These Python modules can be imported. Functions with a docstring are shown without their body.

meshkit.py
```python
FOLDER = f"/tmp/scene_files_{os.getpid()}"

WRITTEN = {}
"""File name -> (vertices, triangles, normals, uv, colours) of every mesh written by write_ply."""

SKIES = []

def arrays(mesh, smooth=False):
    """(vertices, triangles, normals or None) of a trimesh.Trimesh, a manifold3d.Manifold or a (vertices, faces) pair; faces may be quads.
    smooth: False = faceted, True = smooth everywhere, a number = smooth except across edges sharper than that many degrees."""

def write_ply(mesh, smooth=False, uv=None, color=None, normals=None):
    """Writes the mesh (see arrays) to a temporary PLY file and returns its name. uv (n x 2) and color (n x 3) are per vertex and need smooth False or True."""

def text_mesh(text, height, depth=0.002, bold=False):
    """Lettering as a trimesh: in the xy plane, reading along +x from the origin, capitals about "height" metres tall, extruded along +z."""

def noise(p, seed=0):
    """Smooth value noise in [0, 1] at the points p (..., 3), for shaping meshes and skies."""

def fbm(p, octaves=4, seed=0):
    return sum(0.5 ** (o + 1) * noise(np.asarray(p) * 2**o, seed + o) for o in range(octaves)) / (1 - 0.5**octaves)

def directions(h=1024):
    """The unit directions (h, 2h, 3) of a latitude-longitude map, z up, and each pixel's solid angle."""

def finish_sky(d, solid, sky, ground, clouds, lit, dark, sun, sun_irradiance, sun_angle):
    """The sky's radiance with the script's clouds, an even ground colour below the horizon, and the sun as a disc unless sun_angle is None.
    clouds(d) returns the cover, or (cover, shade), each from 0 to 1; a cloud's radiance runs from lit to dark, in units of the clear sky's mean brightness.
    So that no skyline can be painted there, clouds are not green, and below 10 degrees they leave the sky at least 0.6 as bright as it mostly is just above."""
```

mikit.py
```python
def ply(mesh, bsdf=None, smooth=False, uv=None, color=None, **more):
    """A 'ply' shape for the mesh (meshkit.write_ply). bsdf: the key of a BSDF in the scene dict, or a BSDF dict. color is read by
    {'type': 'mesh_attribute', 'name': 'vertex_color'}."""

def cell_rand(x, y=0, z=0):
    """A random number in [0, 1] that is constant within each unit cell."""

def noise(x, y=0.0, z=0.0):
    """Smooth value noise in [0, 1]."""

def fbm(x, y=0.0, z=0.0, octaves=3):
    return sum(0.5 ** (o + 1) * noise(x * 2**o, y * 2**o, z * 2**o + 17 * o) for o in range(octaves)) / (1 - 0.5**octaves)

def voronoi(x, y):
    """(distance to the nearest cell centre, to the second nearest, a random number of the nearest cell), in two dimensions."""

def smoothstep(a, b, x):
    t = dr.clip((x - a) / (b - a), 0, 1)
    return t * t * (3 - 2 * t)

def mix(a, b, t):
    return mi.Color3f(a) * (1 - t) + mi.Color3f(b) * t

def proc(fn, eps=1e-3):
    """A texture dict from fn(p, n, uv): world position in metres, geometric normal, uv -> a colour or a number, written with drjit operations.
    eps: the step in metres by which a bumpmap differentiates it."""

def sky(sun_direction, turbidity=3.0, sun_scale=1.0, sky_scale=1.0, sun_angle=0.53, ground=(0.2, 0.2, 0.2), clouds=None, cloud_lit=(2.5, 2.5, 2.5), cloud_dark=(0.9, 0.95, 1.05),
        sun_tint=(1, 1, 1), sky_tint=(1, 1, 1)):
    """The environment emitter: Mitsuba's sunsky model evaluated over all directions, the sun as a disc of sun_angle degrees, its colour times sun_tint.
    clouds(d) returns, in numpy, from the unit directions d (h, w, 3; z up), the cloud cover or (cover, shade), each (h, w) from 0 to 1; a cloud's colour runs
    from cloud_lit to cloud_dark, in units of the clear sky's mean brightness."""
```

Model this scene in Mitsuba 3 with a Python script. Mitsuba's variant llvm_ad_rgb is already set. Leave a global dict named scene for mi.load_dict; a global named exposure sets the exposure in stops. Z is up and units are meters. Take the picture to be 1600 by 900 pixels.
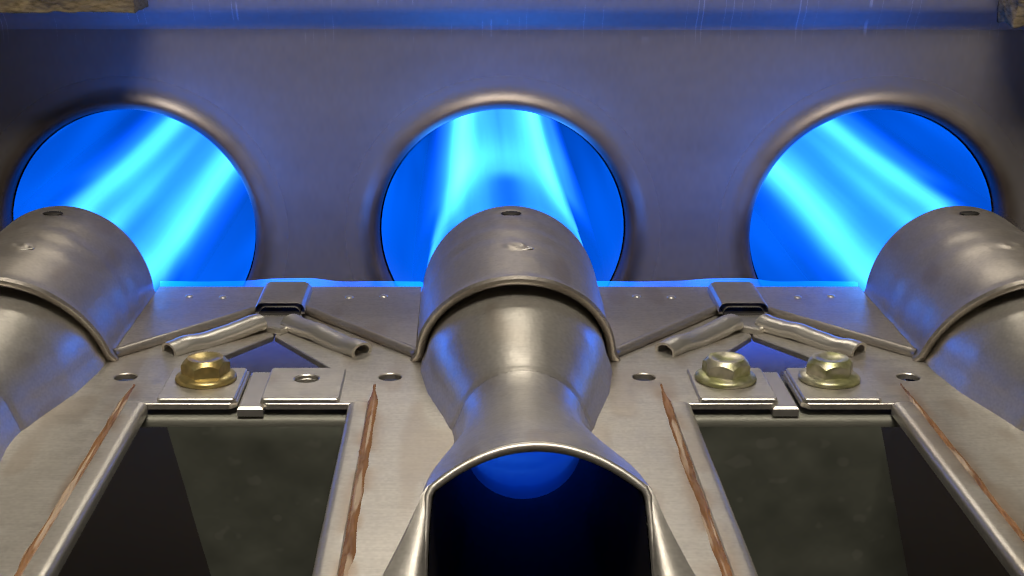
import math, random
import numpy as np, trimesh, mitsuba as mi, drjit as dr
import mikit, meshkit
from shapely.geometry import Polygon, Point, box as sbox
from shapely.ops import unary_union

T = mi.ScalarTransform4f
scene, labels = {}, {}
rng = np.random.default_rng(7)
MM = 0.001                     # everything below is laid out in millimetres
P = 76.0                       # burner spacing
H = 75.6                       # camera height above the burners' mounting plates

# ------------------------------------------------------------------ camera, light, exposure
PITCH = math.atan(700 / 2400)
cx = -7.3
scene['camera'] = {
    'type': 'perspective', 'fov': 2 * math.degrees(math.atan(800 / 2400)), 'fov_axis': 'x',
    'principal_point_offset_x': 70 / 1600, 'near_clip': 0.01, 'far_clip': 20.0,
    'to_world': T().look_at([cx * MM, 0, H * MM], [cx * MM, math.cos(PITCH), H * MM - math.sin(PITCH)], [0, 0, 1])}
exposure = 0.0
LAMP = 15.5                     # radiance of the unseen lamp overhead
FLAME = 1.0
# dim light of the room around the open furnace
scene['room_light'] = {'type': 'constant', 'radiance': {'type': 'rgb', 'value': [0.03, 0.028, 0.025]}}

# ------------------------------------------------------------------ materials
noise, fbm, smoothstep, mix = mikit.noise, mikit.fbm, mikit.smoothstep, mikit.mix


def steel_color(p, n, uv):
    q = p * 1000
    a = fbm(q.x * 0.09, q.y * 0.09, q.z * 0.09, 2)
    g = noise(q.x * 2.6, q.y * 2.6, q.z * 2.6)
    br = noise(q.x * 0.35, q.y * 4.5, q.z * 4.5)
    st = smoothstep(0.62, 0.85, noise(q.x * 0.28 + 40, q.y * 0.10, q.z * 0.28))
    c = mix((0.43, 0.405, 0.365), (0.62, 0.59, 0.54), a * 0.35 + g * 0.35 + br * 0.3)
    lx = dr.abs(q.x - dr.round(q.x / P) * P)
    bleed = dr.exp(-dr.square((lx - 20.5) / 1.5)) * smoothstep(0.35, 0.75, noise(q.x * 0.5, q.y * 0.16, 8.0)) * smoothstep(212, 205, q.y)
    c = mix(c, (0.33, 0.20, 0.10), bleed * 0.6)
    return mix(c, (0.40, 0.33, 0.26), st * 0.4)


def steel_rough(p, n, uv):
    q = p * 1000
    return 0.31 + 0.10 * noise(q.x * 0.5, q.y * 0.5, q.z * 0.5 + 9) + 0.08 * noise(q.x * 0.3 + 9, q.y * 4.5, q.z * 4.5)


def steel_bump(p, n, uv):
    q = p * 1000
    return noise(q.x * 2.2, q.y * 1.2, q.z * 2.2) * 0.000008


def two(b, bump=None, eps=2e-4):
    if bump is not None:
        b = {'type': 'bumpmap', 'tex': mikit.proc(bump, eps), 'scale': 1.0, 'b': b}
    return {'type': 'twosided', 'b': b}


def rgb(*v):
    return {'type': 'rgb', 'value': list(v)}


scene['steel'] = two({'type': 'principled', 'base_color': mikit.proc(steel_color), 'metallic': 0.82, 'roughness': mikit.proc(steel_rough), 'specular': 0.5}, steel_bump)


def tinted(p, n, uv):
    return steel_color(p, n, uv) * mi.Color3f(0.82, 0.79, 0.77)


scene['tinted_steel'] = two({'type': 'principled', 'base_color': mikit.proc(tinted), 'metallic': 0.82, 'roughness': mikit.proc(steel_rough), 'specular': 0.5}, steel_bump)
scene['ledge_steel'] = two({'type': 'principled', 'base_color': rgb(0.22, 0.22, 0.185), 'metallic': 0.4, 'roughness': 0.55})
scene['bright_steel'] = two({'type': 'principled', 'base_color': rgb(0.66, 0.63, 0.57), 'metallic': 0.85, 'roughness': 0.32, 'specular': 0.5}, steel_bump)


def panel_color(p, n, uv):
    q = p * 1000
    a = fbm(q.x * 0.05, q.y * 0.05, q.z * 0.12, 3)
    g = fbm(q.x * 1.4, q.y * 1.4, q.z * 0.5, 2)
    c = mix((0.29, 0.26, 0.24), (0.42, 0.385, 0.36), a * 0.65 + g * 0.35)
    lines = smoothstep(0.47, 0.5, noise(q.x * 0.55, 3.0)) * smoothstep(0.53, 0.5, noise(q.x * 0.55, 3.0)) * smoothstep(36, 41, q.z)
    return mix(c, (0.75, 0.75, 0.78), lines * 0.5 * smoothstep(0.4, 0.6, noise(q.x * .1, q.z * 0.3)))


scene['panel_steel'] = two({'type': 'principled', 'base_color': mikit.proc(panel_color), 'metallic': 0.55, 'roughness': 0.40, 'specular': 0.5})


scene['tube_steel'] = two({'type': 'principled', 'base_color': rgb(0.4, 0.39, 0.38), 'metallic': 0.6, 'roughness': 0.5})
scene['band_steel'] = two({'type': 'principled', 'base_color': mikit.proc(panel_color), 'metallic': 0.35, 'roughness': 0.6, 'specular': 0.5})


def rim_color(p, n, uv):
    q = p * 1000
    lx = q.x - dr.round(q.x / P) * P
    r = dr.sqrt(lx * lx + dr.square(q.z - HZ))
    n_ = fbm(q.x * .12, q.y * .12, q.z * .12, 3)
    tint = smoothstep(30.5, 26.0, r + 2.0 * (n_ - 0.5))                # dark brown that fades out from the opening's edge
    return mix((0.355, 0.322, 0.30), mix((0.12, 0.09, 0.07), (0.22, 0.17, 0.14), n_), tint)


scene['rim_steel'] = two({'type': 'principled', 'base_color': mikit.proc(rim_color), 'metallic': 0.55, 'roughness': 0.42})
scene['dark_steel'] = two({'type': 'principled', 'base_color': rgb(0.022, 0.019, 0.016), 'metallic': 0.3, 'roughness': 0.55})  # near-black: shade inside the bells and clip gaps is put into it


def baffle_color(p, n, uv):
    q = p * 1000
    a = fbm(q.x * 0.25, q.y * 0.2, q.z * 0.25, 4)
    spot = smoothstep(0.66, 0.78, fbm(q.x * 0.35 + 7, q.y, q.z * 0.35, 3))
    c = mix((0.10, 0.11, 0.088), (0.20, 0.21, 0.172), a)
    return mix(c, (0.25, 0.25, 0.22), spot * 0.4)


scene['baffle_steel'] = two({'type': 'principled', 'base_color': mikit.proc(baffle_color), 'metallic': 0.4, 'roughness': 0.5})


def rust_color(p, n, uv):
    q = p * 1000
    a = fbm(q.x * 1.5, q.y * 0.16, q.z, 3)
    c = mix((0.085, 0.036, 0.011), (0.27, 0.125, 0.042), a)
    return mix(c, (0.45, 0.36, 0.27), 0.65 * smoothstep(0.52, 0.72, noise(q.x * 2.6 + 5, q.y * 0.10, 2.0)))


scene['rust'] = two({'type': 'principled', 'base_color': mikit.proc(rust_color), 'metallic': 0.0, 'roughness': 0.5, 'specular': 0.5})


def zinc_color(p, n, uv):
    q = p * 1000
    a = fbm(q.x * 0.45, q.y * 0.45, q.z * 0.6, 2)
    return mix((0.50, 0.32, 0.09), (0.55, 0.50, 0.24), a) * (0.55 + 0.6 * fbm(q.x * 1.1, q.y * 1.1, q.z * 1.1, 2))


def zinc_pale(p, n, uv):
    q = p * 1000
    a = fbm(q.x * 0.5, q.y * 0.5, q.z * 0.7, 2)
    return mix((0.42, 0.42, 0.20), (0.60, 0.56, 0.44), smoothstep(.3, .7, a)) * (0.5 + 0.7 * fbm(q.x * 1.1, q.y * 1.1, q.z * 1.1, 2))


scene['gold_zinc'] = two({'type': 'principled', 'base_color': mikit.proc(zinc_color), 'metallic': 0.8, 'roughness': 0.36})
scene['pale_zinc'] = two({'type': 'principled', 'base_color': mikit.proc(zinc_pale), 'metallic': 0.75, 'roughness': 0.40})


def wool_color(p, n, uv):
    q = p * 1000
    return mix((0.09, 0.065, 0.03), (0.34, 0.27, 0.16), fbm(q.x * 1.0, q.y * 1.0, q.z * 2.4, 3))


scene['wool'] = {'type': 'diffuse', 'reflectance': mikit.proc(wool_color)}
scene['void_shade'] = two({'type': 'principled', 'base_color': rgb(0.045, 0.034, 0.021), 'metallic': 0.1, 'roughness': 0.6})  # dark brown that paints the shade of the void under the burners
scene['lamp_paint'] = two({'type': 'principled', 'base_color': rgb(0.5, 0.5, 0.5), 'roughness': 0.5})

# ------------------------------------------------------------------ mesh helpers


def add(key, mesh, bsdf, smooth=35, **more):
    if isinstance(mesh, tuple):
        v, f = np.asarray(mesh[0], float), np.asarray(mesh[1], int)
        if f.shape[1] == 4:
            f = np.vstack([f[:, [0, 1, 2]], f[:, [0, 2, 3]]])
        mesh = trimesh.Trimesh(v, f, process=False)
    mesh = mesh.copy()
    mesh.merge_vertices()
    mesh.update_faces(mesh.nondegenerate_faces())
    mesh.apply_scale(MM)
    k, i = key, 0
    while k in scene:
        i += 1
        k = f'{key}_{i:03d}'
    scene[k] = mikit.ply(mesh, bsdf, smooth=smooth, **more)
    return k


def tag(key, label, category=None, group=None, kind=None):
    labels[key] = {k: v for k, v in dict(label=label, category=category, group=group, kind=kind).items() if v}


def grid(pts, close_u=False, close_v=False):
    """A sheet from points (m, n, 3)."""
    pts = np.asarray(pts, float)
    m, n = pts.shape[:2]
    I = np.arange(m if close_u else m - 1)[:, None]
    J = np.arange(n if close_v else n - 1)[None, :]
    a, b, c, d = (I * n + J), ((I + 1) % m) * n + J, ((I + 1) % m) * n + (J + 1) % n, I * n + (J + 1) % n
    f = np.stack([a, b, c, d], -1).reshape(-1, 4)
    return trimesh.Trimesh(pts.reshape(-1, 3), np.vstack([f[:, [0, 1, 2]], f[:, [0, 2, 3]]]), process=False)


def ring_offset(ring, c):
    """Moves a closed ring's corners inward (left of the direction of travel) by c."""
    r = np.asarray(ring)
    e = np.roll(r, -1, 0) - r
    e /= np.linalg.norm(e, axis=1, keepdims=True)
    nrm = np.stack([-e[:, 1], e[:, 0]], 1)
    b = nrm + np.roll(nrm, 1, 0)
    return r + c * b / np.maximum((b * nrm).sum(1, keepdims=True), 0.35)


def plate(poly, z0, z1, c=0.15):
    """Polygon extruded from z0 to z1 with a chamfer c on its upper edges."""
    poly = poly.simplify(0.01)
    poly = Polygon(poly.exterior, poly.interiors)
    from shapely.geometry.polygon import orient
    poly = orient(poly, 1.0)
    rings = [np.array(poly.exterior.coords)[:-1]] + [np.array(h.coords)[:-1] for h in poly.interiors]
    ins = [ring_offset(r, c) for r in rings]
    V, F, base = [], [], 0
    for r, i in zip(rings, ins):
        n = len(r)
        V += [np.c_[r, np.full(n, z0)], np.c_[r, np.full(n, z1 - c)], np.c_[i, np.full(n, z1)]]
        k = np.arange(n)
        k1 = (k + 1) % n
        for lay in (0, 1):
            a = base + lay * n
            F += [np.stack([a + k, a + k1, a + n + k1], 1), np.stack([a + k, a + n + k1, a + n + k], 1)]
        base += 3 * n
    side = trimesh.Trimesh(np.vstack(V), np.vstack(F), process=False)
    caps = []
    for rr, z, flip in ((ins, z1, False), (rings, z0, True)):
        v, f = trimesh.creation.triangulate_polygon(Polygon(rr[0], rr[1:]), engine='earcut')
        t = trimesh.Trimesh(np.c_[v, np.full(len(v), z)], f, process=False)
        if (t.face_normals[:, 2].mean() < 0) != flip:
            t.invert()
        caps.append(t)
    return trimesh.util.concatenate([side] + caps)


def shift(mesh, x=0, y=0, z=0):
    m = mesh.copy()
    m.apply_translation([x, y, z])
    return m


def mirror(mesh):
    m = mesh.copy()
    m.vertices = m.vertices * [-1, 1, 1]
    m.invert()
    return m


def sweep(path, prof, up=(0, 0, 1), close=True, cap=True):
    """Profile (k, 2) [sideways, up] carried along a path (n, 3)."""
    path, prof = np.asarray(path, float), np.asarray(prof, float)
    tan = np.gradient(path, axis=0)
    tan /= np.linalg.norm(tan, axis=1, keepdims=True)
    side = np.cross(tan, np.asarray(up, float))
    side /= np.linalg.norm(side, axis=1, keepdims=True)
    upv = np.cross(side, tan)
    pr = prof if prof.ndim == 3 else np.repeat(prof[None], len(path), 0)
    pts = path[:, None] + side[:, None] * pr[..., :1] + upv[:, None] * pr[..., 1:]
    m = grid(pts, close_v=close)
    if cap and close:
        for k in (0, -1):
            c = pts[k].mean(0)
            n = len(pts[k])
            v = np.vstack([pts[k], c])
            f = np.array([[i, (i + 1) % n, n] for i in range(n)])
            m = trimesh.util.concatenate([m, trimesh.Trimesh(v, f[:, ::-1] if k == 0 else f, process=False)])
    return m


def smooth_curve(pts, n):
    from scipy.interpolate import PchipInterpolator
    pts = np.asarray(pts, float)
    t = np.r_[0, np.cumsum(np.linalg.norm(np.diff(pts, axis=0), axis=1))]
    from scipy.interpolate import make_interp_spline
    return make_interp_spline(t, pts, k=min(3, len(pts) - 1))(np.linspace(0, t[-1], n))


# ------------------------------------------------------------------ heat exchanger panel with its three fire tubes
PD, HZ, HR = 304.5, -1.6, 25.2
FOLD = 39.9
pl = sbox(-230, -36, 230, FOLD)
for k in (-1, 0, 1):
    pl = pl.difference(Point(k * P, HZ).buffer(32.0, 48))
m = plate(pl, 0, 0.9, 0.05)                           # in x, height -> stand it up
m.vertices = np.c_[m.vertices[:, 0], PD - m.vertices[:, 2] + 0.9, m.vertices[:, 1]]
add('heat_exchanger_panel__sheet', m, 'panel_steel')
tag('heat_exchanger_panel', 'grey steel heat exchanger wall with three rolled-edge round openings behind the burners', 'furnace panel')
prof = smooth_curve([(0, FOLD - 0.02), (-0.15, FOLD + .8), (-0.8, FOLD + 1.7), (-2.2, FOLD + 3.2), (-3.6, FOLD + 7.2), (-6.6, FOLD + 15.5), (-10.5, FOLD + 26)], 40)
xs = np.linspace(-230, 230, 93)
pts = np.zeros((len(prof), len(xs), 3))
pts[..., 0] = xs
pts[..., 1] = PD + prof[:, :1]
pts[..., 2] = prof[:, 1:] + (meshkit.fbm(np.c_[xs * .02, xs * 0, xs * 0], 3) - .5) * 0.5
add('heat_exchanger_panel__upper_fold', grid(pts), 'band_steel', smooth=True)
labels['heat_exchanger_panel__upper_fold'] = {'label': 'band of the wall above the bend, scratched and tinted blue'}
cprof = smooth_curve([(32.2, 0.03), (30.6, 0.07), (29.2, 0.28), (28.2, 0.75), (27.4, 1.2), (26.7, 1.3), (26.1, 0.9), (25.65, 0.1), (25.4, -1.2), (25.3, -3)], 60)
ph = np.linspace(0, 2 * np.pi, 145)[:-1]
for k in (-1, 0, 1):
    r, o = cprof[:, :1], cprof[:, 1:]
    pts = np.stack([k * P + r * np.cos(ph), PD - o + 0 * ph, HZ + r * np.sin(ph)], -1)
    add('heat_exchanger_panel__rolled_rim', grid(pts, close_v=True), 'rim_steel', smooth=True)
    ds = np.r_[PD + 2.8, np.linspace(PD + 16, 640, 30)]
    rr = 25.4 + 0.25 * np.sin(np.arange(len(ds)) * 1.7)
    pts = np.stack([k * P + rr[:, None] * np.cos(ph), ds[:, None] + 0 * ph, HZ + rr[:, None] * np.sin(ph)], -1)
    tb = grid(pts, close_v=True)
    cap = trimesh.Trimesh(np.vstack([pts[-1], [[k * P, 645, HZ]]]), [[i, (i + 1) % 144, 144] for i in range(144)], process=False)
    add('heat_exchanger_panel__fire_tube', trimesh.util.concatenate([tb, cap]), 'tube_steel', smooth=50)

# ------------------------------------------------------------------ the burner: shape of the stamped shell along its length
D_MOUTH, D_NECK0, D_NECK1, D_RIM, D_HEAD, D_REAR = 149.0, 184.0, 191.0, 219.7, 253.3, 256.4


def shell(d):
    """(half width, height, exponent, skirt) of the shell's upper half at depth d."""
    if d >= D_NECK1:
        r = np.interp(d, [D_NECK1, D_NECK1 + 0.5, D_NECK1 + 1.2, 196, 206, 215, 232], [8.62, 8.75, 9.0, 9.8, 12.3, 13.5, 13.8])
        return r, r * np.interp(d, [193, 207], [1.0, 1.06]), 2.0, 0.7
    if d >= D_NECK0:
        r = 8.35 + 0.25 * ((d - 187) / 4) ** 2
        return r, r, 2.0, 0.7
    t = (D_NECK0 - d) / (D_NECK0 - D_MOUTH)
    s = t * t * (3 - 2 * t) * 0.45 + t ** 1.0 * 0.55
    return 8.5 + 3.6 * s, 8.5 + 6.8 * s, 2.0 + 0.78 * s, 0.7 + 6.0 * t ** 1.5


def section(d, n=61, inset=0.0, skirt=True):
    a, b, e, sk = shell(d)
    a, b = a - inset, b - inset
    th = np.linspace(0, np.pi, n)
    x, z = a * np.cos(th), b * np.sin(th)
    w = e - 2                                        # 0 = round, 1 = straight sides under a low arch
    if w > 0:
        u = th / np.pi * 2 - 1
        zc = 0.80 * b
        xa = np.where(np.abs(u) > 0.62, -a * np.sign(u), -a * u / 0.62)
        za = np.where(np.abs(u) > 0.62, zc * (1 - np.abs(u)) / 0.38, zc + (b - zc) * (1 - (u / 0.62) ** 2))
        x, z = x * (1 - w) + xa * w, z * (1 - w) + za * w
    d_ = np.full(n, float(d))
    t = max(0.0, (D_NECK0 - d) / (D_NECK0 - D_MOUTH))
    d_ = d_ - 12.0 * t ** 2 * np.clip(1 - z / b, 0, 1)
    if skirt:
        zc = 0.8 * b if sk > 1.5 else 2.5
        x = x + np.sign(np.cos(th)) * sk * np.clip(1 - z / zc, 0, 1) ** 1.35
    return np.stack([x, d_, z], -1)


def loft(d0, d1, n):
    return grid([section(d) for d in np.linspace(d0, d1, n)])


def np_loft(ds):
    return grid([section(d) for d in ds])


def lining(ds):
    out = []
    for d in ds:
        up = section(d, 41, 0.8, False)
        lo = up[::-1][1:-1] * [1, 1, -1]
        out.append(np.vstack([up, lo]))
    return grid(out, close_v=True)


def lower_shell():
    return grid([section(d, 41, 0, False) * [1, 1, -1] + [0, 0, -0.9] for d in np.linspace(D_MOUTH, 252, 60)])


def sleeve(seed):
    ph = np.linspace(-0.02, np.pi + 0.02, 97)
    prof = []                                       # (radius offset, part of the way from rim to head)
    for t in np.linspace(0.03, 0.985, 44):
        prof.append((0.45 * np.exp(-(t / 0.05) ** 2), t))
    prof += [(-0.1, 0.997), (-0.45, 1.0), (-0.9, 0.997)]
    prof += [(-1.05, t) for t in np.linspace(0.95, 0.04, 12)]
    prof += [(-0.85, 0.012), (-0.4, 0.0), (0.1, 0.0), (0.42, 0.012)]
    prof = np.array(prof)
    t, off = prof[:, 1:], prof[:, :1]
    rim = D_RIM - 11.2 * np.sin(np.clip(ph, 0, np.pi))
    d = rim + (D_HEAD - rim) * t
    r = 14.75 + 0.3 * t + off + 0 * ph
    outer = (off > -0.3)
    n = meshkit.fbm(np.stack([np.cos(ph) * 2.2 + 0 * t, d * 0.16, np.sin(ph) * 2.2 + seed + 0 * t], -1), 3) - 0.5
    ridge = 0.10 * np.sin(d * 0.75 + 2 * np.cos(ph)) * np.exp(-((d - 236) / 9) ** 2)
    arc = (ph - np.pi / 2) * 15
    dent = -0.75 * np.exp(-((arc / 1.9) ** 2 + ((d - 248.3) / 1.2) ** 2))
    rr = np.hypot(arc, (d - 227) * 1.0)
    boss = 0.28 * np.exp(-((rr - 1.2) / 0.45) ** 2)
    r = r + outer * (n * 0.16 + ridge + dent + boss)
    r = r + 0.9 * np.clip(1 - np.sin(np.clip(ph, 0, np.pi)) / 0.12, 0, 1) ** 2 * outer
    return grid(np.stack([r * np.cos(ph), d, 1.085 * r * np.sin(ph)], -1), close_u=True)


def lip():
    q = section(D_MOUTH, 61, 0.35, False)
    a = np.linspace(0, 2 * np.pi, 13)[:-1]
    r = 0.2 + 0.36 * np.clip(q[:, 2] / q[:, 2].max() * 1.2 - 0.2, 0, 1)
    return sweep(q, np.stack([r[:, None] * np.cos(a), r[:, None] * np.sin(a)], -1), up=(0, 1, 0))


def half_plate(open_hole=True):
    ds = np.r_[np.linspace(D_MOUTH, 235, 40), 252]
    inner = [(11.9, 110), (11.9, 136.5)] + [(section(d, 61, 0, False)[0, 0] - 0.4, section(d)[0, 1]) for d in ds] + [(13.4, D_REAR - 0.4)]
    outer = [(37.85, D_REAR - 0.4), (37.85, 232.0), (27.0, 215.4), (36.4, 215.4), (36.4, 202.6), (35.4, 201.6), (21.25, 201.6), (21.25, 110)]
    p = Polygon(inner + outer)
    for x, d, r in ((30.6, 210.3, 1.75), (18.6, 212.6, 1.65)):
        p = p.difference(Point(x, d).buffer(r, 10))
    return plate(p, -0.9, 0, 0.14)


def side_lip():
    pr = np.array([(20.85, -0.02), (21.2, 0.30), (22.8, 0.32), (23.45, 0.22), (23.85, -0.1), (24.0, -0.55), (24.0, -1.5), (23.3, -1.5), (23.3, -0.9), (22.4, -0.6), (20.85, -0.6)])
    ds = np.linspace(110, 201.4, 40)
    w = 0.14 * (meshkit.fbm(np.c_[ds * .06, ds * 0, ds * 0 + 3], 3) - 0.5)
    pts = np.stack([np.stack([pr[:, 0] + b, np.full(len(pr), d), pr[:, 1] + b], -1) for d, b in zip(ds, w)])
    return grid(pts, close_v=True)


def seam(seed, width, start):
    ds = np.linspace(start, 112, 260)
    c = meshkit.fbm(np.c_[ds * .12, ds * 0, ds * 0 + seed], 3)
    c2 = meshkit.fbm(np.c_[ds * .2, ds * 0 + 4, ds * 0 + seed], 3)
    taper = np.clip((start - ds) / 8, 0.25, 1)
    w = width * (0.75 + 0.5 * c2) * taper
    x = 20.6 + 0.5 * (c - 0.5)
    u = np.linspace(-1, 1, 13)
    hgt = (1 - u ** 2)[None] * (0.42 + 0.5 * (meshkit.noise(np.stack([u * 2.4 + 0 * ds[:, None], ds[:, None] * 0.9 + 0 * u, 0 * u + seed + 0 * ds[:, None]], -1)) - 0.35))
    pts = np.stack([x[:, None] + u * w[:, None] / 2 * 1.0, ds[:, None] + 0 * u, 0.03 + np.maximum(hgt, 0) * 0.55], -1)
    return grid(pts)


def wing():
    p = Polygon([(15.0, 222.5), (35.6, 246.4), (37.8, 246.4), (37.8, D_REAR), (15.0, D_REAR)])
    return plate(p, 0.03, 1.15, 0.3)


def wing_ridge():
    a = np.linspace(0, 2 * np.pi, 13)[:-1]
    path = np.linspace([14.9, 221.6, 0.55], [35.4, 245.6, 0.75], 30)
    path[:, 2] += 0.12 * (meshkit.fbm(np.c_[np.arange(30) * .3, np.zeros(30), np.zeros(30)], 2) - .5)
    return sweep(path, np.stack([0.85 * np.cos(a), 0.8 * np.sin(a)], 1))


def dimple(x, d):
    s = trimesh.creation.icosphere(2, 1.0)
    s.vertices = s.vertices * [0.75, 0.75, 0.28] + [x, d, 1.15]
    return s


BUR = ['burner', 'burner_001', 'burner_002']
BLAB = ['steel gas burner tube cut off by the left edge of the photo',
        'central steel gas burner seen whole, its dark bell-shaped inlet facing the viewer',
        'steel gas burner tube cut off by the right edge of the photo']
hp, sl, wg, wr = half_plate(), side_lip(), wing(), wing_ridge()
shared = {}
for i, b in enumerate(BUR):
    X = (i - 1) * P
    tag(b, BLAB[i], 'gas burner', 'gas burners in a row')
    add(b + '__sleeve', shift(sleeve(i * 5.3), X), 'tinted_steel', smooth=40)
    add(b + '__venturi', shift(np_loft(np.r_[np.linspace(226, 194, 34), D_NECK1 + 2, D_NECK1 + 1.2, D_NECK1 + 0.8, D_NECK1 + 0.5, D_NECK1]), X), 'steel', smooth=True)
    add(b + '__neck', shift(loft(D_NECK1 - 0.01, D_NECK0, 16), X), 'steel', smooth=True)
    add(b + '__inlet_bell', shift(loft(D_NECK0 - 0.01, D_MOUTH, 40), X), 'steel', smooth=True)
    i0, i1 = section(D_MOUTH, 61, 0.7, False), section(D_MOUTH, 61, -0.02, True)
    tt = np.linspace(0, 1, 9)[:, None, None]
    fr = i0 * (1 - tt) + i1 * tt
    wd = np.linalg.norm(i1 - i0, axis=1)[None]
    fr[..., 1] -= (0.30 * wd * np.sin(np.pi * tt[..., 0] ** 0.7))
    add(b + '__inlet_front', shift(grid(fr), X), 'steel', smooth=True)
    add(b + '__inlet_lip', shift(lip(), X), 'steel', smooth=60)
    add(b + '__inner_lining', shift(lining(np.linspace(D_MOUTH, 186.0, 36)), X), 'dark_steel', smooth=40)  # near-black colour stands in for the shade inside the bell
    add(b + '__throat', shift(lining(np.r_[np.linspace(186.05, 235, 40), np.linspace(237, 252, 6)]), X), 'tube_steel', smooth=40)
    add(b + '__lower_shell', shift(lower_shell(), X), 'void_shade', smooth=40)  # shade below the plates is put into this dark colour
    for dd, rx, ry, mt in ((248.0, 1.7, 1.05, 'dark_steel'), (226.0, 1.5, 0.9, 'bright_steel')):
        tor = trimesh.creation.torus(1.0, 0.3, 20, 8) if mt == 'bright_steel' else trimesh.creation.icosphere(2, 1.0)
        tor.vertices = tor.vertices * [rx, ry, 0.35] + [X + (0 if mt == 'dark_steel' else 0.9), dd, 16.15 if dd > 240 else 16.02]
        k = add(b + ('__punch_mark' if mt == 'dark_steel' else '__embossed_mark'), tor, mt, smooth=True)
    for s in (-1, 1):
        f = (lambda q: shift(mirror(q), X)) if s < 0 else (lambda q: shift(q, X))
        add(b + '__mounting_plate', f(hp), 'steel')
        tp = sbox(25.2, 201.8, 36.2, 215.1).buffer(-0.6).buffer(0.6, quad_segs=4).difference(Point(30.6, 210.3).buffer(1.75, 10))
        add(b + '__bolt_tab', f(plate(tp, 0.02, 0.6, 0.18)), 'steel')
        add(b + '__edge_lip', f(sl), 'bright_steel' if s * (i - 1) > 0 else 'steel')
        k = add(b + '__rusty_seam', f(seam(3 + 2 * i + s, (1.25 if s > 0 else 1.6) if (i, s) != (2, -1) else 0.85, 209)), 'rust', smooth=True)
        labels[k] = {'label': 'crusty brown rusted seam running along the plate edge'}
        k = add(b + '__crossover_wing', f(wg), 'tinted_steel')
        add(k + '__ridge', f(wr), 'tinted_steel', smooth=True)
        for x, d in ((21.5, 250.2), (27.3, 249.6)):
            add(k + '__dimple', f(dimple(x, d)), 'bright_steel', smooth=True)


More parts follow.
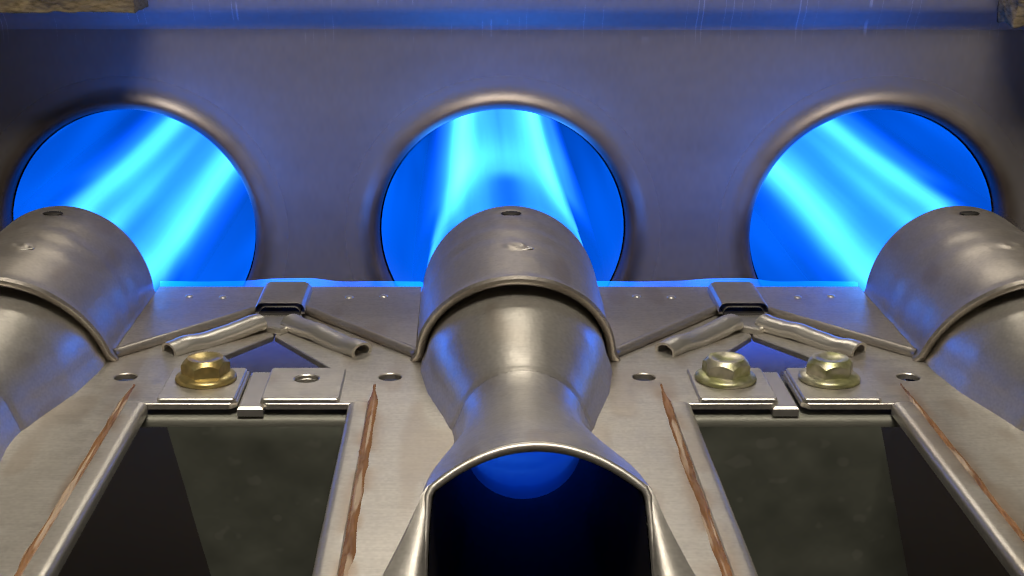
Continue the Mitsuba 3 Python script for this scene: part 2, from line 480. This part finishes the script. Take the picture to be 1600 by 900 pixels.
# ------------------------------------------------------------------ crossover clips between the burners
def c_channel(p0, p1, flip):
    """Sheet edge rolled over into an open curl."""
    a = np.radians(np.linspace(-70, 215, 22))
    R, t = 1.75, 0.5
    o = np.stack([R * np.cos(a), R * np.sin(a)], 1)
    q = np.stack([(R - t) * np.cos(a), (R - t) * np.sin(a)], 1)[::-1]
    pr = np.vstack([o, q]) * [flip * 1.15, 0.78]
    path = np.linspace(p0, p1, 16)
    n = meshkit.fbm(np.c_[np.arange(16) * .35, np.full(16, p0[0]), np.zeros(16)], 2) - .5
    path[:, 2] += 0.7 * n
    k = len(pr)
    m = sweep(path, pr, cap=False)
    pts = m.vertices.reshape(16, k, 3)
    h = k // 2
    f = []
    for e in (0, 15):
        for j in range(h - 1):
            a0, a1, b1, b0 = e * k + j, e * k + j + 1, e * k + k - 2 - j, e * k + k - 1 - j
            f += [[a0, a1, b1], [a0, b1, b0]]
    return trimesh.util.concatenate([m, trimesh.Trimesh(m.vertices, f, process=False)])


for i, X in enumerate((-P / 2, P / 2)):
    c = 'crossover_clip' if i == 0 else 'crossover_clip_001'
    tag(c, ['folded steel clip joining the left and central burners, above the gold bolt', 'folded steel clip joining the central and right burners, above two pale bolts'][i], 'clip', 'clips joining neighbouring burners')
    xs_ = np.array([-4.1, -4.0, -3.6, -3.0, 3.0, 3.6, 4.0, 4.1])
    zs_ = np.array([1.2, 2.2, 2.75, 3.0, 3.0, 2.75, 2.2, 1.2])
    out = np.stack([xs_, zs_], 1)
    inn = np.stack([xs_ * 0.82, zs_ - 0.7 * (zs_ > 1.5)], 1)[::-1]
    pr = np.vstack([out, inn])
    m = grid(np.stack([np.stack([pr[:, 0], np.full(len(pr), d), pr[:, 1] + dz], -1) for d, dz in ((240.6, -.15), (240.9, 0), (247, .05), (252.6, 0), (253, -.2))]), close_v=True)
    ends = []
    add(c + '__cap', shift(m, X), 'tinted_steel', smooth=30)
    add(c + '__gap_shade', shift(plate(sbox(-3.4, 239.5, 3.4, 253), 0.9, 1.35, 0.1), X), 'dark_steel')  # dark plate in place of the shade under the cap
    add(c + '__tongue', shift(plate(Polygon([(-3.2, 240.4), (3.6, 240.4), (4.4, 236.0), (1.0, 232.3), (-3.4, 235.4)]), 0.05, 1.1, 0.25), X), 'steel')
    add(c + '__curled_channel', shift(c_channel([-15.0, 223.2, 0.5], [-2.6, 235.0, 1.1], 1), X), 'bright_steel', smooth=40)
    add(c + '__curled_channel', shift(c_channel([2.2, 236.0, 1.1], [14.6, 222.6, 0.5], -1), X), 'bright_steel', smooth=40)

# ------------------------------------------------------------------ brackets under the bolted tabs, with their front baffles
for i, X in enumerate((-P / 2, P / 2)):
    c = 'support_bracket' if i == 0 else 'support_bracket_001'
    tag(c, ['bent sheet bracket with dark front plate in the left opening, under the gold bolt', 'bent sheet bracket with dark front plate in the right opening, under the two pale bolts'][i], 'bracket', 'brackets between the burners')
    pr = smooth_curve([(216, -1.8), (205, -1.8), (202.2, -1.82), (201.5, -1.9), (201.05, -2.2), (200.95, -3.3)], 24)
    xs = np.linspace(-15, 15, 16)
    pts = np.stack([np.stack([xs, np.full(16, a), np.full(16, z)], -1) for a, z in pr])
    add(c + '__ledge', shift(grid(pts), X), 'ledge_steel', smooth=True)
    add(c + '__spacer', shift(plate(Polygon([(-1.4, 200.9), (2.2, 200.9), (2.2, 216), (-1.4, 216)]) if i == 0 else Polygon([(-2.6, 201.0), (1.0, 201.0), (1.0, 216), (-2.6, 216)]), -1.7, -0.35, 0.3), X), 'bright_steel')
    poly = Polygon([(-11.3, -5), (14, -5), (14, -60), (1.0, -60)]) if i == 0 else Polygon([(-13, -5), (12.6, -5), (26.5, -60), (-13, -60)])
    xx, zz = np.meshgrid(np.linspace(0, 1, 40), np.linspace(0, 1, 50))
    (a, _), (b, _), (d_, _), (e, _) = list(poly.exterior.coords)[:4]
    x = (a + (b - a) * xx) * (1 - zz) + (e + (d_ - e) * xx) * zz
    z = -3.2 - 56.8 * zz
    y = 200.9 + 0.8 * (meshkit.fbm(np.stack([x * .08, z * .08, 0 * x + i], -1), 3) - .5) - 6 * zz * 0
    y = y * 1.0 - np.where(zz < 0.02, 0, 0)
    y[0] = 200.95
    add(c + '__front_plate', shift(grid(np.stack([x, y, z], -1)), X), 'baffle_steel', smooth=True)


# ------------------------------------------------------------------ hex flange bolts
def bolt_head(turn, tilt):
    a = np.radians(np.arange(6) * 60 + turn)
    af = 3.95
    hexp = Polygon(np.stack([af * np.cos(a), af * np.sin(a)], 1))
    m = plate(hexp, 0.9, 5.0, 0.25)
    import manifold3d as m3
    man = m3.Manifold(m3.Mesh(np.asarray(trimesh.Trimesh(m.vertices, m.faces, process=True).vertices, np.float32), np.asarray(trimesh.Trimesh(m.vertices, m.faces, process=True).faces, np.uint32)))
    cone = m3.Manifold.cylinder(3.0, 5.3, 2.9, 48).translate([0, 0, 1.5])       # chamfers the six upper corners
    body = m3.Manifold.cylinder(1.2, 5.0, 5.0, 48).translate([0, 0, 0.8])
    h = m3.Manifold.extrude(m3.CrossSection([np.stack([af * np.cos(a), af * np.sin(a)], 1).tolist()]), 3.6).translate([0, 0, 0.9])
    h = h ^ (cone + body)
    dish = m3.Manifold.sphere(6.0, 48).translate([0, 0, 10.0])
    h = h - dish
    q = h.to_mesh()
    return trimesh.Trimesh(q.vert_properties[:, :3], q.tri_verts, process=True)


def bolt_flange():
    pr = smooth_curve([(0.0, 1.35), (3.6, 1.3), (4.4, 1.05), (4.95, 0.6), (5.0, 0.25), (4.8, 0.03)], 26)
    ph = np.linspace(0, 2 * np.pi, 49)[:-1]
    return grid(np.stack([pr[:, :1] * np.cos(ph), pr[:, :1] * np.sin(ph), pr[:, 1:] + 0 * ph], -1), close_v=True)


for i, (x, turn, mat, lab) in enumerate(((-P + 30.9, 12, 'gold_zinc', 'golden hex flange bolt in the left opening, beside an empty hole'),
                                         (30.1, 38, 'pale_zinc', 'left one of the two pale brass-toned hex bolts on the right opening'),
                                         (P - 30.9, 8, 'pale_zinc', 'right one of the two pale brass-toned hex bolts on the right opening'))):
    k = 'hex_bolt' if i == 0 else f'hex_bolt_{i:03d}'
    tag(k, lab, 'bolt', 'hex bolts holding the burners')
    bh, bf = bolt_head(turn, 0), bolt_flange()
    bh.apply_scale([0.89, 0.89, 0.76])
    bf.apply_scale(0.89)
    add(k + '__head', shift(bh, x, 209.9, 0.58), mat, smooth=20)
    add(k + '__flange', shift(bf, x, 209.9, 0.58), mat, smooth=40)


bw = plate(sbox(-240, -117.8, 240, -36.2), 0, 2, 0.1)
bw.vertices = np.c_[bw.vertices[:, 0], PD + 2 - bw.vertices[:, 2], bw.vertices[:, 1]]
add('added_dark_wall', bw, 'void_shade')  # added wall, coloured dark to give the void its shade
tag('added_dark_wall', 'added rear wall low down behind the burners, its dark colour standing in for shade', kind='structure')
# ------------------------------------------------------------------ floor of the burner compartment, insulation
add('compartment_floor', plate(sbox(-240, 60, 240, PD), -118, -116, 0.2), 'void_shade')  # floor colour carries the shade under the burners
tag('compartment_floor', 'floor of the burner compartment, coloured dark for the shade seen down through the openings', kind='structure')


def wool(x0, x1, y0, y1, z0, z1, seed, amp):
    b = trimesh.creation.box(bounds=[[x0, y0, z0], [x1, y1, z1]])
    b = b.subdivide_to_size(1.2)
    b.merge_vertices()
    n = meshkit.fbm(b.vertices * 0.35 + seed, 4) - 0.5
    n2 = meshkit.fbm(b.vertices * 0.35 + seed + 31, 4) - 0.5
    b.vertices = b.vertices + np.stack([n2, n2, n], 1) * amp
    return b


add('insulation_strip', wool(-150, -68.5, 285, 297, 45.2, 60, 3, 1.0), 'wool', smooth=True)
tag('insulation_strip', 'fibrous brown insulation strip at the upper left corner of the wall', 'insulation')
add('sealant_lump', wool(94.5, 125, 288, 298, 42.2, 58, 9, 2.0), 'wool', smooth=True)
tag('sealant_lump', 'small brown lump of insulation at the upper right corner of the wall', 'insulation')


# ------------------------------------------------------------------ flames
def flame_rad(p, n, uv):
    """Brightness of the burning sheath: two bright tongues along it, a dark core over the port of the middle burner."""
    q = p * 1000
    idx = dr.round(q.x / P)
    x, z, d = q.x - idx * P, q.z, q.y
    phi = dr.atan2(z, x) * (180 / math.pi)
    phi = dr.select(phi < -90, phi + 360, phi)
    side = dr.clip(idx, -1, 1)
    mid = dr.select(dr.abs(side) < 0.5, 1.0, 0.0)
    phi = dr.select(side > 0.5, 180 - phi, phi)                       # the right flame mirrors the left one
    w = 9 * (fbm(d * 0.02, side * 7 + 3, phi * 0.01, 2) - 0.5)
    down = d - 253

    def lobe(c, width):
        return dr.exp(-dr.square((phi + w - c) / width))
    # side flames
    s1 = 0.9 * lobe(84, 13) + 0.7 * lobe(58, 8) * dr.exp(-dr.maximum(down, 0) / 60)
    s2 = 0.95 * lobe(16, 17)
    sides = s1 + s2 + 0.52 * smoothstep(-25, 20, phi) * smoothstep(108, 72, phi)
    # the middle flame
    veil = dr.sqrt(x * x + z * z) > 15.75
    sp = 40 + dr.select(veil, 4.0, 36.0) * dr.exp(-dr.maximum(down, 0) / 22)
    c1 = 1.1 * (lobe(90 + sp, 18) + lobe(90 - sp, 18))
    core = dr.exp(-dr.square((phi - 90) / 13)) * smoothstep(42, 26, down)
    cen = c1 + 1.0 * smoothstep(30, 60, phi) * smoothstep(150, 120, phi) * (1 - 0.62 * core) * (0.78 + 0.3 * dr.exp(-dr.square((down - 52) / 20)))
    k = mid * cen + (1 - mid) * sides + 2.0 * smoothstep(-65, -85, phi) + 2.0 * smoothstep(245, 265, phi)
    grain = 0.86 + 0.28 * fbm(phi * 0.11, d * 0.012, side * 5, 3)
    fade = smoothstep(420, 150, down) * smoothstep(-45, -12, down)
    k = dr.maximum(k * grain * fade, 0) * dr.select(veil, 0.38 * smoothstep(2, 26, down), 1.0)
    return mi.Color3f(0.09 * k * k, 0.20 * k + 0.58 * k * k, 4.0 * k) * FLAME * 0.75


def root_rad(p, n, uv):
    return mi.Color3f(0.0, 0.10, 1.5) * FLAME + 0 * p.x


def mantle_rad(p, n, uv):
    """Outer gas along the tube wall; its glow stands in for flame light there."""
    q = p * 1000
    k = 0.5 + 1.0 * fbm(q.x * 0.07, q.y * 0.012, q.z * 0.07, 2)
    k = k * smoothstep(700, 330, q.y)
    return mi.Color3f(0.0, 0.105 * k, 0.85 * k) * FLAME


def add_flame(key, pts, rad, inward=False, gas='flame_gas'):
    """Glowing sheet over a (length, round) grid of points; the texture coordinates cover the unit square."""
    pts = np.asarray(pts)
    m, n = pts.shape[:2]
    g = grid(pts)
    c = pts.mean(1)
    t = g.triangles_center[:n]
    if inward is None:                                  # a disc that shines back towards the burner's inlet
        if g.face_normals[:, 1].mean() > 0:
            g.invert()
    elif (((g.face_normals[:n - 1] * (t[:n - 1] - c[0])).sum(1)).mean() < 0) != inward:
        g.invert()
    uv = np.stack(np.meshgrid(np.linspace(0, 1, m), np.linspace(0, 1, n), indexing='ij'), -1).reshape(-1, 2)
    g.apply_scale(MM)
    scene[key] = mikit.ply(g, gas, smooth=True, uv=uv, emitter={'type': 'area', 'radiance': mikit.proc(rad)})


scene['flame_gas'] = {'type': 'mask', 'opacity': mikit.proc(lambda p, n, uv: 0.02 + 0 * p.x), 'b': {'type': 'diffuse', 'reflectance': rgb(0.02, 0.02, 0.02)}}
scene['flame_dense'] = two({'type': 'diffuse', 'reflectance': rgb(0.02, 0.02, 0.02)})
FL = ['blue gas flame shooting into the left round opening', 'blue gas flame shooting into the middle round opening', 'blue gas flame shooting into the right round opening']
for i in range(3):
    X = (i - 1) * P
    ph = np.linspace(-np.pi / 2, 1.5 * np.pi, 73)
    k = 'gas_flame' if i == 0 else f'gas_flame_{i:03d}'
    for part, d0, prof in (('__sheath', 226, ([226, 240, 253, 262, 310, 600], [11.5, 13.0, 13.9, 14.7, 14.0, 13.5])),
                           ('__outer_veil', 254.5, ([254, 262, 310, 600], [16.3, 17.0, 17.4, 17.2]))):
        ds = np.linspace(d0, 600, 70)
        r = np.interp(ds, *prof)
        r = r[:, None] + 0.5 * (meshkit.fbm(np.stack([np.cos(ph) * 2 + 0 * ds[:, None], np.sin(ph) * 2 + 0 * ds[:, None], ds[:, None] * .02 + 0 * ph], -1), 2) - .5)
        add_flame(k + part, np.stack([X + r * np.cos(ph), ds[:, None] + 0 * ph, r * np.sin(ph)], -1), flame_rad)
    rr = np.linspace(12.6, 0.05, 8)[:, None]
    add_flame(k + '__root', np.stack([X + rr * np.cos(ph), 231.0 + 0 * rr * ph, rr * np.sin(ph)], -1), root_rad, None, 'flame_dense')  # unseen glowing disc inside the burner, placed to light the throat blue
    dm = np.linspace(PD + 3.4, 636, 40)
    pm = np.stack([X + 25.0 * np.cos(ph) + 0 * dm[:, None], dm[:, None] + 0 * ph, HZ + 25.0 * np.sin(ph) + 0 * dm[:, None]], -1)
    add_flame(k + '__mantle', pm, mantle_rad, True, 'flame_dense')  # opaque glowing lining; its blue stands in for flame light on the tube wall
    labels[k + '__mantle'] = {'label': 'deeper blue outer gas of the flame, its glow standing in for light on the tube wall'}
    tag(k, FL[i], 'flame', 'gas flames of the burners')


def cross_rad(p, n, uv):
    """A thin curtain of flame, brightest along its upper edge."""
    q = p * 1000
    k = 0.8 + 0.8 * fbm(q.x * 0.18, q.y * 0.3, q.z * 0.1, 2)
    near = dr.abs(dr.abs(q.x) - P / 2)
    top = smoothstep(-1.2, 0.9, q.z)
    k = k * (top * (1.1 + 0.8 * smoothstep(14, 22, near) + 0.5 * smoothstep(9, 4, near)) + (0.24 + 0.26 * smoothstep(-30, 30, q.x)) * smoothstep(-17, -6, q.z) * (1 - top))
    return mi.Color3f(0.002 * k, 0.10 * k + 0.02 * k * k, 1.1 * k) * FLAME


for i, X in enumerate((-P / 2, P / 2)):
    xs = np.linspace(-23, 23, 60)
    bump = np.exp(-(np.abs(xs + 0 ) / 6.5) ** 4)
    a = np.linspace(-np.pi / 2, 1.5 * np.pi, 17)
    rad = (0.7 + 0.02 * np.sin(xs * .9) + 0.12 * bump)[:, None]
    up = (0.2 + 0.55 * bump + 0.05 * np.sin(xs * .5))[:, None]
    k = 'crossover_flame' if i == 0 else 'crossover_flame_001'
    add_flame(k, np.stack([X + xs[:, None] + 0 * a, D_REAR + 1.7 + rad * np.cos(a), up - 7.4 + 8.75 * np.sin(a)], -1), cross_rad)  # lower part hangs down to give the triangular gaps their blue
    tag(k, ['thin line of blue flame behind the left crossover clip', 'thin line of blue flame behind the right crossover clip'][i], 'flame', 'thin flames along the rear edge')

# ------------------------------------------------------------------ unseen lamp overhead, out of frame, placed to light burners and wall
LW, LD = 0.125, 0.095
lamp_at = T().look_at([0.0, 0.03, 0.50], [0.0, 0.24, 0.0], [0, 1, 0])
scene['unseen_top_lamp__housing'] = mikit.ply(trimesh.creation.box(bounds=[[-LW - .006, -LD - .006, -.04], [LW + .006, LD + .006, -.003]]), 'lamp_paint', to_world=lamp_at)
v = np.array([[-LW, -LD, 0], [LW, -LD, 0], [LW, LD, 0], [-LW, LD, 0]], float)
scene['unseen_top_lamp__diffuser'] = mikit.ply(trimesh.Trimesh(v, [[0, 1, 2], [0, 2, 3]], process=False), 'lamp_paint', to_world=lamp_at,
                                         emitter={'type': 'area', 'sampling_weight': 6.0, 'radiance': rgb(LAMP, LAMP * 0.91, LAMP * 0.77)})
tag('unseen_top_lamp', 'unseen warm white lamp out of view, placed to light the burners and wall from above', 'lamp')

# unseen lamp beyond the furnace wall, out of frame, placed for the venturi highlights
rear_lamp_at = T().look_at([0.0, 0.80, 0.55], [0.0, 0.22, 0.0], [0, 0, 1])
scene['unseen_rear_lamp__housing'] = mikit.ply(trimesh.creation.box(bounds=[[-.126, -.096, -.04], [.126, .096, -.003]]), 'lamp_paint', to_world=rear_lamp_at)
v = np.array([[-.12, -.09, 0], [.12, -.09, 0], [.12, .09, 0], [-.12, .09, 0]], float)
scene['unseen_rear_lamp__diffuser'] = mikit.ply(trimesh.Trimesh(v, [[0, 1, 2], [0, 2, 3]], process=False), 'lamp_paint', to_world=rear_lamp_at,
                                             emitter={'type': 'area', 'sampling_weight': 3.0, 'radiance': rgb(7.5, 6.8, 5.6)})
tag('unseen_rear_lamp', 'unseen lamp out of view behind the furnace wall, placed to light the venturi crowns', 'lamp')
